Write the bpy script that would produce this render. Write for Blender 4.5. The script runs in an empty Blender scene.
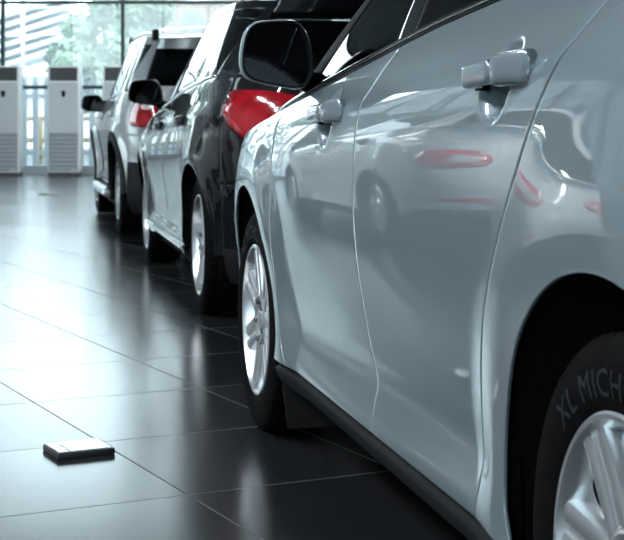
import bpy, math, random
import numpy as np
PI = math.pi
random.seed(7)
rng = np.random.default_rng(11)
SC = bpy.context.scene
COL = SC.collection

# ------------------------------------------------------------------ materials
def mat(name, color=(.5, .5, .5), rough=.5, metal=0., coat=0., coat_rough=.03, spec=.5, emit=None, strength=0., ior=1.5):
    m = bpy.data.materials.new(name); m.use_nodes = True
    b = m.node_tree.nodes['Principled BSDF']
    b.inputs['Base Color'].default_value = (*color, 1)
    b.inputs['Roughness'].default_value = rough
    b.inputs['Metallic'].default_value = metal
    b.inputs['IOR'].default_value = ior
    b.inputs['Specular IOR Level'].default_value = spec
    b.inputs['Coat Weight'].default_value = coat
    b.inputs['Coat Roughness'].default_value = coat_rough
    if emit:
        b.inputs['Emission Color'].default_value = (*emit, 1)
        b.inputs['Emission Strength'].default_value = strength
    return m

def noise_color(m, c1, c2, scale=8., detail=4., lo=.35, hi=.65):
    nt = m.node_tree; b = nt.nodes['Principled BSDF']
    tc = nt.nodes.new('ShaderNodeTexCoord'); n = nt.nodes.new('ShaderNodeTexNoise')
    n.inputs['Scale'].default_value = scale; n.inputs['Detail'].default_value = detail
    r = nt.nodes.new('ShaderNodeValToRGB')
    r.color_ramp.elements[0].position = lo; r.color_ramp.elements[0].color = (*c1, 1)
    r.color_ramp.elements[1].position = hi; r.color_ramp.elements[1].color = (*c2, 1)
    nt.links.new(tc.outputs['Object'], n.inputs['Vector'])
    nt.links.new(n.outputs['Fac'], r.inputs['Fac'])
    nt.links.new(r.outputs['Color'], b.inputs['Base Color'])
    return m

def flake_paint(name, color, metal, rough, coat_rough=.015, ior=1.5, cior=2.0):
    m = mat(name, color, rough, metal, 1.0, coat_rough, ior=ior)
    if color[0] < .05: m.node_tree.nodes['Principled BSDF'].inputs['Specular IOR Level'].default_value = .1
    m.node_tree.nodes['Principled BSDF'].inputs['Coat IOR'].default_value = cior
    c2 = tuple(min(1, c * 1.06) for c in color); c1 = tuple(c * .94 for c in color)
    return noise_color(m, c1, c2, 900., 1., .3, .7)

def thin_glass(name, tint, gloss=.12, haze=0., haze_col=(.9, .95, .95), rough=.0):
    m = bpy.data.materials.new(name); m.use_nodes = True
    nt = m.node_tree; nt.nodes.clear()
    out = nt.nodes.new('ShaderNodeOutputMaterial')
    tr = nt.nodes.new('ShaderNodeBsdfTransparent'); tr.inputs['Color'].default_value = (*tint, 1)
    gl = nt.nodes.new('ShaderNodeBsdfGlossy'); gl.inputs['Roughness'].default_value = rough
    gl.inputs['Color'].default_value = (1, 1, 1, 1)
    fr = nt.nodes.new('ShaderNodeFresnel'); fr.inputs['IOR'].default_value = 1.5
    mx = nt.nodes.new('ShaderNodeMixShader')
    nt.links.new(fr.outputs['Fac'], mx.inputs['Fac'])
    last = tr.outputs[0]
    if haze > 0:
        tl = nt.nodes.new('ShaderNodeBsdfTranslucent'); tl.inputs['Color'].default_value = (*haze_col, 1)
        m2 = nt.nodes.new('ShaderNodeMixShader'); m2.inputs['Fac'].default_value = haze
        nt.links.new(tr.outputs[0], m2.inputs[1]); nt.links.new(tl.outputs[0], m2.inputs[2])
        last = m2.outputs[0]
    nt.links.new(last, mx.inputs[1]); nt.links.new(gl.outputs[0], mx.inputs[2])
    nt.links.new(mx.outputs[0], out.inputs['Surface'])
    return m

M = {}
M['silverblue'] = flake_paint('pale_silver_paint', (.205, .262, .298), .25, .42, cior=2.3)
M['black_paint'] = flake_paint('black_paint', (.004, .005, .007), .0, .5, ior=1.3, cior=1.38)
M['silver'] = flake_paint('warm_silver_paint', (.22, .23, .24), .35, .45, cior=1.45)
M['white_paint'] = flake_paint('white_paint', (.72, .76, .78), .0, .35, cior=1.5)
M['black_plastic'] = noise_color(mat('black_plastic', (.008, .008, .009), .75, spec=.15), (.006, .006, .007), (.010, .010, .011), 60)
M['gloss_black'] = mat('gloss_black', (.006, .006, .007), .12, 0, .6)
M['sill_black'] = mat('satin_black_sill', (.010, .0105, .0115), .7, spec=.12)
M['dark'] = mat('underbody_black', (.006, .006, .007), .8, spec=.2)
M['liner'] = noise_color(mat('arch_liner_felt', (.006, .006, .006), .95, spec=.1), (.003, .003, .003), (.010, .010, .011), 180)
M['rubber'] = noise_color(mat('tyre_rubber', (.006, .006, .007), .75, spec=.06), (.002, .002, .0025), (.005, .005, .0055), 40)
M['rubber_letter'] = mat('tyre_letter_rubber', (.018, .018, .019), .6, spec=.25)
M['alloy'] = mat('silver_alloy', (.62, .65, .68), .28, .75, .4)
M['alloy_dark'] = mat('shaded_alloy_barrel', (.10, .105, .11), .45, .7)
M['disc'] = mat('brake_disc_steel', (.18, .18, .19), .4, .9)
M['chrome'] = mat('chrome', (.80, .82, .84), .08, 1.)
M['mirror'] = mat('mirror_glass', (.17, .18, .20), .02, 1.)
M['car_glass'] = thin_glass('tinted_car_glass', (.20, .24, .24))
M['seat'] = noise_color(mat('dark_seat_fabric', (.02, .02, .022), .9), (.014, .014, .016), (.026, .026, .028), 120)
M['gap'] = mat('seal_black', (.003, .003, .003), .9, spec=.1)  # black of the seals, and of the shade painted in as vents
M['plate'] = mat('white_plate', (.7, .7, .7), .5)

def lens(name, col, rough=.08):
    m = mat(name, col, rough, 0, 1., .12)
    return m
M['red_lens'] = noise_color(lens('red_lamp_lens', (.42, .006, .012)), (.22, .004, .008), (.44, .010, .020), 14, 2, .3, .7)
M['red_bright'] = lens('bright_red_lamp_lens', (.80, .05, .10))
M['red_dark'] = lens('dark_red_lamp_lens', (.20, .004, .01))
M['clear_lens'] = lens('clear_lamp_lens', (.75, .70, .70))
M['head_lens'] = lens('headlamp_lens', (.55, .58, .6))

# ------------------------------------------------------------------ object helpers
def link(o, parent=None):
    COL.objects.link(o)
    if parent is not None: o.parent = parent
    return o

def mesh_obj(name, verts, faces, m, parent=None, smooth=True, loc=None):
    me = bpy.data.meshes.new(name)
    me.from_pydata([tuple(map(float, v)) for v in verts], [], faces)
    if smooth:
        me.polygons.foreach_set('use_smooth', [True] * len(me.polygons))
    me.update()
    me.materials.append(m)
    o = bpy.data.objects.new(name, me)
    if loc: o.location = loc
    return link(o, parent)

def tag(o, label=None, cat=None, group=None, kind=None):
    if label: o['label'] = label
    if cat: o['category'] = cat
    if group: o['group'] = group
    if kind: o['kind'] = kind
    return o

def empty(name, loc, rz=0., parent=None):
    o = bpy.data.objects.new(name, None); o.empty_display_size = .2
    o.location = loc; o.rotation_euler = (0, 0, rz)
    return link(o, parent)

class MB:
    """collects verts and faces of one mesh"""
    def __init__(s): s.v = []; s.f = []
    def add(s, vs, fs):
        n = len(s.v); s.v += [tuple(map(float, v)) for v in vs]; s.f += [tuple(i + n for i in f) for f in fs]
    def box(s, x0, x1, y0, y1, z0, z1, b=0.):
        if b <= 0:
            vs = [(x, y, z) for x in (x0, x1) for y in (y0, y1) for z in (z0, z1)]
            s.add(vs, [(0, 1, 3, 2), (4, 6, 7, 5), (0, 4, 5, 1), (2, 3, 7, 6), (0, 2, 6, 4), (1, 5, 7, 3)]); return
        # bevelled box as a convex hull of 24 points
        import bmesh
        bm = bmesh.new()
        vs = [bm.verts.new((x, y, z)) for x in (x0, x1) for y in (y0, y1) for z in (z0, z1)]
        for f in [(0, 1, 3, 2), (4, 6, 7, 5), (0, 4, 5, 1), (2, 3, 7, 6), (0, 2, 6, 4), (1, 5, 7, 3)]:
            bm.faces.new([vs[i] for i in f])
        bmesh.ops.bevel(bm, geom=bm.edges[:], offset=b, segments=2, affect='EDGES', profile=.5)
        bm.verts.index_update()
        s.add([v.co for v in bm.verts], [tuple(v.index for v in f.verts) for f in bm.faces]); bm.free()
    def prism(s, poly, y0, y1, axis='y'):
        n = len(poly)
        def P(a, b, t): return (a, t, b) if axis == 'y' else ((t, a, b) if axis == 'x' else (a, b, t))
        vs = [P(a, b, y0) for a, b in poly] + [P(a, b, y1) for a, b in poly]
        fs = [tuple(range(n)), tuple(range(2 * n - 1, n - 1, -1))]
        fs += [(i, i + n, (i + 1) % n + n, (i + 1) % n) for i in range(n)]
        s.add(vs, fs)
    def lathe(s, prof, n=48, axis='x', center=(0, 0, 0), caps=False):
        """prof: list of (axial, radius)"""
        k = len(prof); vs = []
        for i in range(n):
            a = 2 * PI * i / n
            for t, r in prof:
                if axis == 'x': p = (t, r * math.cos(a), r * math.sin(a))
                elif axis == 'y': p = (r * math.cos(a), t, r * math.sin(a))
                else: p = (r * math.cos(a), r * math.sin(a), t)
                vs.append((p[0] + center[0], p[1] + center[1], p[2] + center[2]))
        fs = [(i * k + j, ((i + 1) % n) * k + j, ((i + 1) % n) * k + j + 1, i * k + j + 1) for i in range(n) for j in range(k - 1)]
        if caps:
            fs.append(tuple(i * k for i in range(n))); fs.append(tuple(i * k + k - 1 for i in range(n - 1, -1, -1)))
        s.add(vs, fs)
    def tube(s, pts, r, n=8):
        pts = [np.array(p, float) for p in pts]; vs = []; k = len(pts)
        for i, p in enumerate(pts):
            d = pts[min(i + 1, k - 1)] - pts[max(i - 1, 0)]; d /= np.linalg.norm(d)
            a = np.cross(d, (0, 0, 1.) if abs(d[2]) < .9 else (1., 0, 0)); a /= np.linalg.norm(a); b = np.cross(d, a)
            rr = r[i] if isinstance(r, (list, tuple)) else r
            vs += [p + rr * (math.cos(2 * PI * j / n) * a + math.sin(2 * PI * j / n) * b) for j in range(n)]
        fs = [(i * n + j, i * n + (j + 1) % n, (i + 1) * n + (j + 1) % n, (i + 1) * n + j) for i in range(k - 1) for j in range(n)]
        fs += [tuple(range(n - 1, -1, -1)), tuple((k - 1) * n + j for j in range(n))]
        s.add(vs, fs)
    def build(s, name, m, parent=None, smooth=False, fix=True, loc=None):
        o = mesh_obj(name, s.v, s.f, m, parent, smooth, loc)
        if fix:
            import bmesh
            bm = bmesh.new(); bm.from_mesh(o.data); bmesh.ops.recalc_face_normals(bm, faces=bm.faces[:]); bm.to_mesh(o.data); bm.free()
        return o

def sharp(o, deg=35):
    o.data.polygons.foreach_set('use_smooth', [True] * len(o.data.polygons))
    o.data.set_sharp_from_angle(angle=math.radians(deg))
    return o

# ------------------------------------------------------------------ curve helpers
def pchip(xs, ys):
    xs = np.array(xs, float); ys = np.array(ys, float)
    h = np.diff(xs); d = np.diff(ys) / h
    m = np.zeros_like(ys); m[0] = d[0]; m[-1] = d[-1]
    for i in range(1, len(xs) - 1):
        if d[i - 1] * d[i] <= 0: m[i] = 0
        else:
            w1 = 2 * h[i] + h[i - 1]; w2 = h[i] + 2 * h[i - 1]
            m[i] = (w1 + w2) / (w1 / d[i - 1] + w2 / d[i])
    def f(x):
        x = np.clip(np.asarray(x, float), xs[0], xs[-1])
        i = np.clip(np.searchsorted(xs, x, 'right') - 1, 0, len(xs) - 2)
        t = (x - xs[i]) / h[i]
        return ((2 * t**3 - 3 * t**2 + 1) * ys[i] + (t**3 - 2 * t**2 + t) * h[i] * m[i]
                + (-2 * t**3 + 3 * t**2) * ys[i + 1] + (t**3 - t**2) * h[i] * m[i + 1])
    return f

def lin(xs, ys):
    return lambda x: np.interp(np.asarray(x, float), xs, ys)

def sstep(t):
    t = np.clip(t, 0, 1); return t * t * (3 - 2 * t)

def chaikin(poly, n=3, closed=True):
    p = np.array(poly, float)
    for _ in range(n):
        q = np.roll(p, -1, 0)
        p = np.stack([.75 * p + .25 * q, .25 * p + .75 * q], 1).reshape(-1, p.shape[1])
    return p

def nrm(v):
    return v / np.maximum(np.linalg.norm(v, axis=-1, keepdims=True), 1e-9)

CEN = np.array((0., 1.3, .65))

def grid_normals(P):
    du = np.gradient(P, axis=0); dv = np.gradient(P, axis=1)
    N = nrm(np.cross(du, dv))
    c = P.reshape(-1, 3).mean(0); k = N.reshape(-1, 3).mean(0)
    return N if np.dot(k, c - CEN) > 0 else -N

def panel(name, P, m, parent, rim=.003, depth=.018, k=3, mirror=False, lip=None):
    """rectangular grid of points made into a panel whose edges roll over and turn inwards"""
    P = np.array(P, float)
    N = grid_normals(P)
    nu, nv = P.shape[:2]
    idx = np.arange(nu * nv).reshape(nu, nv)
    V = list(P.reshape(-1, 3)); F = []
    for i in range(nu - 1):
        for j in range(nv - 1):
            F.append((idx[i, j], idx[i + 1, j], idx[i + 1, j + 1], idx[i, j + 1]))
    loop = [(i, 0) for i in range(nu)] + [(nu - 1, j) for j in range(1, nv)] + [(i, nv - 1) for i in range(nu - 2, -1, -1)] + [(0, j) for j in range(nv - 2, 0, -1)]
    if rim > 0 or depth > 0:
        L = np.array([P[a] for a in loop]); NL = np.array([N[a] for a in loop])
        # outward tangent
        T = np.zeros_like(L)
        for q, (i, j) in enumerate(loop):
            t = np.zeros(3)
            if i == 0: t += nrm(P[0, j] - P[1, j])
            if i == nu - 1: t += nrm(P[-1, j] - P[-2, j])
            if j == 0: t += nrm(P[i, 0] - P[i, 1])
            if j == nv - 1: t += nrm(P[i, -1] - P[i, -2])
            t -= np.dot(t, NL[q]) * NL[q]
            # make perpendicular to the loop direction on straight runs
            T[q] = t
        T = nrm(T)
        base = [idx[a] for a in loop]; n = len(loop)
        rings = []
        if rim > 0:
            for a in range(1, k + 1):
                ph = PI / 2 * a / k
                rings.append(L + T * rim * math.sin(ph) - NL * rim * (1 - math.cos(ph)))
        rings.append(L + T * rim - NL * (rim + depth))
        prev = base
        for R in rings:
            cur = list(range(len(V), len(V) + n)); V += list(R)
            for q in range(n):
                F.append((prev[q], cur[q], cur[(q + 1) % n], prev[(q + 1) % n]))
            prev = cur
    V = np.array(V)
    # orientation
    f0 = F[len(F) // 2 if False else (nu - 1) * (nv - 1) // 2]
    fn = np.cross(V[f0[1]] - V[f0[0]], V[f0[2]] - V[f0[0]])
    i0, j0 = divmod(f0[0], nv)
    grid_flip = np.dot(fn, N[i0, j0]) < 0
    ng = (nu - 1) * (nv - 1)
    G = F[:ng]; Rm = F[ng:]
    if grid_flip: G = [f[::-1] for f in G]
    if Rm:
        # consistent with neighbours: edge (base q, base q+1) must be walked in opposite senses
        e = set()
        for f in G:
            for a in range(4): e.add((f[a], f[(a + 1) % 4]))
        f = Rm[0]
        es = [(f[a], f[(a + 1) % 4]) for a in range(4)]
        if any(x in e for x in es): Rm = [f[::-1] for f in Rm]
    F = G + Rm
    if mirror:
        V = V * np.array((-1, 1, 1)); F = [f[::-1] for f in F]
    return mesh_obj(name, V, F, m, parent)

def both(name, P, m, parent, **kw):
    a = panel(name, P, m, parent, **kw); b = panel(name, P, m, parent, mirror=True, **kw)
    return a, b

def decal(name, func, poly, h, m, parent, rings=7, skirt=.012, edge=.18, mirror=False, smooth_n=3, puff=0.):
    """a raised patch on a parametric surface func(a,b)->xyz, outline poly in (a,b)"""
    Q = chaikin(poly, smooth_n) if smooth_n else np.array(poly, float)
    c = Q.mean(0); n = len(Q); V = []; F = []
    ks = [0.02] + list(np.linspace(.25, 1 - edge, rings - 3)) + [1 - edge * .4, 1.]
    def pt(q, hh):
        e = 1e-3
        p = func(q[:, 0], q[:, 1]); a = func(q[:, 0] + e, q[:, 1]) - p; b = func(q[:, 0], q[:, 1] + e) - p
        N = nrm(np.cross(a, b)); 
        if np.dot(N.mean(0), p.mean(0) - CEN) < 0: N = -N
        return p + N * hh
    for k in ks:
        q = c + (Q - c) * k
        hh = h * (1 - np.clip((k - (1 - edge)) / edge, 0, 1)**2) + puff * (1 - k * k)
        V += list(pt(q, hh))
    V += list(pt(Q, -skirt))
    R = len(ks) + 1
    for r in range(R - 1):
        for i in range(n):
            F.append((r * n + i, r * n + (i + 1) % n, (r + 1) * n + (i + 1) % n, (r + 1) * n + i))
    F.append(tuple(range(n - 1, -1, -1)))
    V = np.array(V)
    if mirror: V = V * np.array((-1, 1, 1))
    me = bpy.data.meshes.new(name); me.from_pydata([tuple(map(float, v)) for v in V], [], F)
    import bmesh
    bm = bmesh.new(); bm.from_mesh(me); bmesh.ops.recalc_face_normals(bm, faces=bm.faces[:])
    # open surface: make the middle face point outward
    bm.faces.ensure_lookup_table()
    f = bm.faces[-1]; cc = f.calc_center_median()
    cen = CEN * (np.array((-1, 1, 1)) if mirror else 1)
    if f.normal.dot(cc - __import__('mathutils').Vector(tuple(cen))) < 0:
        bmesh.ops.reverse_faces(bm, faces=bm.faces[:])
    for f in bm.faces: f.smooth = True
    bm.to_mesh(me); bm.free()
    me.materials.append(m)
    return link(bpy.data.objects.new(name, me), parent)

# ------------------------------------------------------------------ wheels
def tyre_mesh(name, R, w, rr):
    """tyre centred on the origin, axle along x, outer face at -x"""
    nb = 72; per = 4; n = nb * per
    prof = []      # (x, r, tread flag)
    h = w / 2
    side = [(-h * .80, rr), (-h * .90, rr + .006), (-h * .955, rr + .02), (-h * 1.0, rr + (R - rr) * .42), (-h * .985, rr + (R - rr) * .62), (-h * .955, rr + (R - rr) * .74), (-h * .945, rr + (R - rr) * .76), (-h * .92, rr + (R - rr) * .87), (-h * .86, R - .007)]
    tread = []
    g = [-.52, -.18, .18, .52]
    xs = [-.80]
    for c in g: xs += [c - .055, c - .05, c + .05, c + .055]
    xs += [.80]
    for x in xs: tread.append((x * h, R - .004 * abs(x)**3, 1))
    for i, c in enumerate(g):
        for q in (2 + 4 * i, 3 + 4 * i):
            t = tread[q]; tread[q] = (t[0], t[1] - .008, 0)
    # fix: groove columns are the middle two of each group of four
    P = [(a, b, 0) for a, b in side] + tread + [(-a, b, 0) for a, b in side[::-1]]
    k = len(P); V = []; F = []
    for i in range(n):
        a0 = 2 * PI * i / n
        for x, r, t in P:
            sl = t and (i % per == 0) and abs(x) > .2 * h
            rr_ = r - (.005 if sl else 0)
            a = a0 + .03 * abs(x) / h
            V.append((x, rr_ * math.cos(a), rr_ * math.sin(a)))
    for i in range(n):
        for j in range(k - 1):
            F.append((i * k + j, i * k + j + 1, ((i + 1) % n) * k + j + 1, ((i + 1) % n) * k + j))
    mb = MB(); mb.add(V, F)
    return mb

def spoke(mb, ang, r0, r1, w0, w1, x0, x1, th, twist=0., off=0.):
    """one spoke as a tapered bar with a rounded face; x is the outward face"""
    ns = 10; prof = [(-1, 1.), (-1, .35), (-.8, .08), (-.45, 0), (0, -.02), (.45, 0), (.8, .08), (1, .35), (1, 1.)]
    V = []; F = []; k = len(prof)
    for i in range(ns):
        t = i / (ns - 1); r = r0 + (r1 - r0) * t; w = w0 + (w1 - w0) * t
        x = x0 + (x1 - x0) * (t**1.6)
        a = ang + twist * t
        for u, d in prof:
            y = u * w / 2 + off
            px = x + d * th
            V.append((px, r * math.cos(a) - y * math.sin(a), r * math.sin(a) + y * math.cos(a)))
    for i in range(ns - 1):
        for j in range(k - 1):
            F.append((i * k + j, i * k + j + 1, (i + 1) * k + j + 1, (i + 1) * k + j))
    F.append(tuple(range(k))); F.append(tuple((ns - 1) * k + j for j in range(k - 1, -1, -1)))
    mb.add(V, F)

WHEEL_CACHE = {}
def make_wheel(key, R, w, rr, style, parent, loc, right=False, letters=False, spin=0.):
    """wheel part with tyre, rim, hub cap and brake disc as its sub-parts"""
    if key not in WHEEL_CACHE:
        d = {}
        h = w / 2
        t = tyre_mesh('tyre', R, w, rr).build('tyre', M['rubber'], None)
        sharp(t, 50); d['tyre'] = t.data
        mb = MB()
        # outer lip and barrel
        mb.lathe([(-h * .80, rr + .001), (-h * .93, rr + .006), (-h * .96, rr + .002), (-h * .95, rr - .004), (-h * .80, rr - .014), (-h * .60, rr - .022), (-h * .2, rr - .034), (h * .8, rr - .036)], 96)
        nsp, kind = style
        hub_x = -h * .80
        for i in range(nsp):
            a = 2 * PI * i / nsp
            if kind == 'twin':
                for sg in (-1, 1): spoke(mb, a, .05, rr - .004, .030, .038, hub_x, -h * .88, .030, off=sg * .0225)
                spoke(mb, a, .05, rr - .006, .060, .080, hub_x + .006, -h * .80, .03)
            elif kind == 'five':
                spoke(mb, a, .03, rr - .006, .075, .058, hub_x, -h * .86, .04)
            else:
                spoke(mb, a - .08, .03, rr - .006, .034, .026, hub_x, -h * .84, .03, -.12)
                spoke(mb, a + .08, .03, rr - .006, .034, .026, hub_x, -h * .84, .03, .12)
        if kind == 'twin': mb.lathe([(hub_x + .020, .05), (hub_x + .022, rr * .55), (-h * .62, rr - .020)], 96)
        mb.lathe([(hub_x + .03, .082), (hub_x + .004, .080), (hub_x - .004, .068), (hub_x + .002, .052), (hub_x + .012, .036), (hub_x + .012, .0005)], 48)
        o = mb.build('rim', M['alloy'], None); sharp(o, 40); d['rim'] = o.data
        mb = MB(); mb.lathe([(hub_x + .012, .033), (hub_x - .001, .032), (hub_x - .004, .024), (hub_x - .005, .0005)], 32)
        o2 = mb.build('hub_cap', M['alloy'], None); sharp(o2, 40); d['hub_cap'] = o2.data
        bolts = []
        for i in range(5):
            a = 2 * PI * (i + .5) / 5
            mb = MB(); mb.lathe([(hub_x + .012, .010), (hub_x - .006, .009), (hub_x - .008, .006), (hub_x - .008, .0005)], 6, center=(0, .057 * math.cos(a), .057 * math.sin(a)))
            q = mb.build('wheel_bolt', M['disc'], None); bolts.append(q.data); bpy.data.objects.remove(q)
        d['wheel_bolt'] = bolts
        if kind == 'twin':
            dark_ovals = []  # solid dark ovals painted in for the shade of open vents
            for i in range(nsp):
                a = 2 * PI * (i + .5) / nsp; n_ = 24; V = []
                for q in range(n_):
                    tq = 2 * PI * q / n_; rad = rr * .70 + rr * .17 * math.cos(tq); y = .017 * math.sin(tq) * (1 + .35 * math.cos(tq))
                    xd = float(np.interp(rad, [rr * .55, rr - .02], [hub_x + .022, -h * .62]))
                    V.append((xd - .002, rad * math.cos(a) - y * math.sin(a), rad * math.sin(a) + y * math.cos(a)))
                V += [(x + .004, y, z) for x, y, z in V]
                mb = MB(); mb.add(V, [tuple(range(n_)), tuple(range(2 * n_ - 1, n_ - 1, -1))] + [(q, (q + 1) % n_, n_ + (q + 1) % n_, n_ + q) for q in range(n_)])
                q = mb.build('vent_hole', M['gap'], None); dark_ovals.append(q.data); bpy.data.objects.remove(q)
            d['vent_hole'] = dark_ovals
        mb = MB(); mb.lathe([(-h * .15, .05), (-h * .15, rr * .72), (-h * .05, rr * .72), (-h * .05, .05)], 48)
        mb.lathe([(h * .2, rr - .04), (h * .2, .0005)], 48)
        o4 = mb.build('brake_disc', M['disc'], None); sharp(o4, 30); d['brake_disc'] = o4.data
        for x in (t, o, o2, o4): bpy.data.objects.remove(x)
        WHEEL_CACHE[key] = d
    d = WHEEL_CACHE[key]
    wl = empty('wheel', loc, PI if right else 0., parent)
    for n, me in [(n, me) for n, v in d.items() for me in (v if isinstance(v, list) else [v])]:
        o = bpy.data.objects.new(n, me); link(o, wl)
        o.rotation_euler = (spin, 0, 0)
    if letters:
        side_lettering(wl, R, w, rr)
    return wl

def side_lettering(parent, R, w, rr):
    """raised maker's lettering that follows the sidewall"""
    h = w / 2
    for text, a_start, rad, hgt in (('XL MICHELIN', 46., rr + .024, .036),):
        cu = bpy.data.curves.new('t', 'FONT'); cu.body = text; cu.size = hgt / .70; cu.extrude = .0008
        cu.space_character = 1.12; cu.resolution_u = 3
        ob = bpy.data.objects.new('t', cu); COL.objects.link(ob)
        bpy.context.view_layer.update()
        dg = bpy.context.evaluated_depsgraph_get()
        me = bpy.data.meshes.new_from_object(ob.evaluated_get(dg))
        bpy.data.objects.remove(ob)
        import bmesh
        bm = bmesh.new(); bm.from_mesh(me)
        bmesh.ops.subdivide_edges(bm, edges=[e for e in bm.edges if e.calc_length() > .01], cuts=2)
        sx = 1.02
        for v in bm.verts:
            x, y, z = v.co
            ang = math.radians(a_start) - sx * x / (rad + .015)       # measured from straight up, forward positive
            r = rad + y
            q = (r - rr) / (R - rr)
            xo = -h * float(np.interp(q, [.2, .42, .62, .74], [.965, 1.0, .985, .955])) - .0008 - z
            v.co = (xo, r * math.sin(ang), r * math.cos(ang))
        bmesh.ops.recalc_face_normals(bm, faces=bm.faces[:])
        bm.to_mesh(me); bm.free()
        me.materials.clear(); me.materials.append(M['rubber_letter'])
        o = bpy.data.objects.new('sidewall_lettering', me); link(o, parent)
        o['label'] = 'raised maker lettering on the sidewall'

# ------------------------------------------------------------------ the car
class Car:
    def __init__(s, **k):
        s.__dict__.update(k)
        s.prof = pchip(*zip(*s.profile))
        s.sf = pchip(*zip(*s.front_z)); s.sr = pchip(*zip(*s.rear_z))
        s.top = pchip(*zip(*s.topline))
        s.dents = getattr(s, 'dents', [])
        s.nf = getattr(s, 'nf', 6.); s.nr = getattr(s, 'nr', 6.)
        s.sc = 1.15
    def B(s, S, z):
        S = np.asarray(S, float); z = np.asarray(z, float)
        zq = z - s.rise * (1.27 - np.clip(S, -.6, 3.)) * sstep((z - .5) / .38)
        w = s.prof(zq)
        for c, h, R1, R2 in s.flares:
            r = np.hypot(S - c[0], (z - c[1]))
            k = sstep((R2 - r) / (R2 - R1))
            w = w * (1 - k) + k * (s.prof(.44 + .06 * np.log1p(np.exp(np.clip((zq - .44) / .06, -30, 30)))) + h)
        for (a, b), (ra, rb), dpt in s.dents:
            q = np.hypot((S - a) / ra, (z - b) / rb)
            w = w - dpt * sstep((1 - q) / .45)
        return w
    def W(s, S, z):
        S = np.asarray(S, float); z = np.asarray(z, float)
        t = np.where(S > s.sc, (S - s.sc) / (s.sf(z) - s.sc), (s.sc - S) / (s.sc - s.sr(z)))
        n = np.where(S > s.sc, s.nf, s.nr)
        pl = np.maximum(1 - np.clip(t, 0, 1)**n, 0)**(1 / n)
        return s.B(S, z) * pl
    def side(s, S, z):
        S, z = np.broadcast_arrays(np.asarray(S, float), np.asarray(z, float))
        return np.stack([-s.W(S, z), S, z], -1)
    # ---- end wraps. q in [0,1] runs from the left seam to the right seam
    def end_setup(s, front, seam):
        n = s.nf if front else s.nr
        zr = .55
        a = (s.sf(zr) - s.sc) if front else (s.sc - s.sr(zr))
        t0 = abs(seam - s.sc) / a; psi0 = math.asin(t0**(n / 2))
        ps = np.linspace(psi0, PI - psi0, 4001)
        S = a * np.abs(np.sin(ps))**(2 / n); X = -np.sign(np.cos(ps)) * np.abs(np.cos(ps))**(2 / n) * float(s.prof(zr))
        L = np.concatenate([[0], np.cumsum(np.hypot(np.diff(S), np.diff(X)))])
        fr = (ps - psi0) / (PI - 2 * psi0)
        tab = (L, fr)
        def f(l, z):
            """l is the distance along the bumper from the left seam, in metres"""
            l, z = np.broadcast_arrays(np.asarray(l, float), np.asarray(z, float))
            frq = np.interp(l, L, fr)
            az = (s.sf(z) - s.sc) if front else (s.sc - s.sr(z))
            p0 = np.arcsin(np.clip(abs(seam - s.sc) / az, 0, 1)**(n / 2))
            ps = p0 + (PI - 2 * p0) * frq
            tau = np.abs(np.sin(ps))**(2 / n)
            S = s.sc + (az * tau if front else -az * tau)
            x = -np.sign(np.cos(ps)) * np.abs(np.cos(ps))**(2 / n) * s.B(np.full_like(S, seam) if False else S, z)
            return np.stack([x, S, z], -1)
        return f, float(L[-1])

def ray_poly(c, ang, poly):
    """distance from c along ang to polyline"""
    d = np.array((math.cos(ang), math.sin(ang))); best = None
    for a, b in zip(poly[:-1], poly[1:]):
        e = b - a; den = d[0] * e[1] - d[1] * e[0]
        if abs(den) < 1e-12: continue
        w = a - c
        t = (w[0] * e[1] - w[1] * e[0]) / den; u = (w[0] * d[1] - w[1] * d[0]) / den
        if t > 0 and -1e-6 <= u <= 1 + 1e-6 and (best is None or t < best): best = t
    return best

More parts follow.
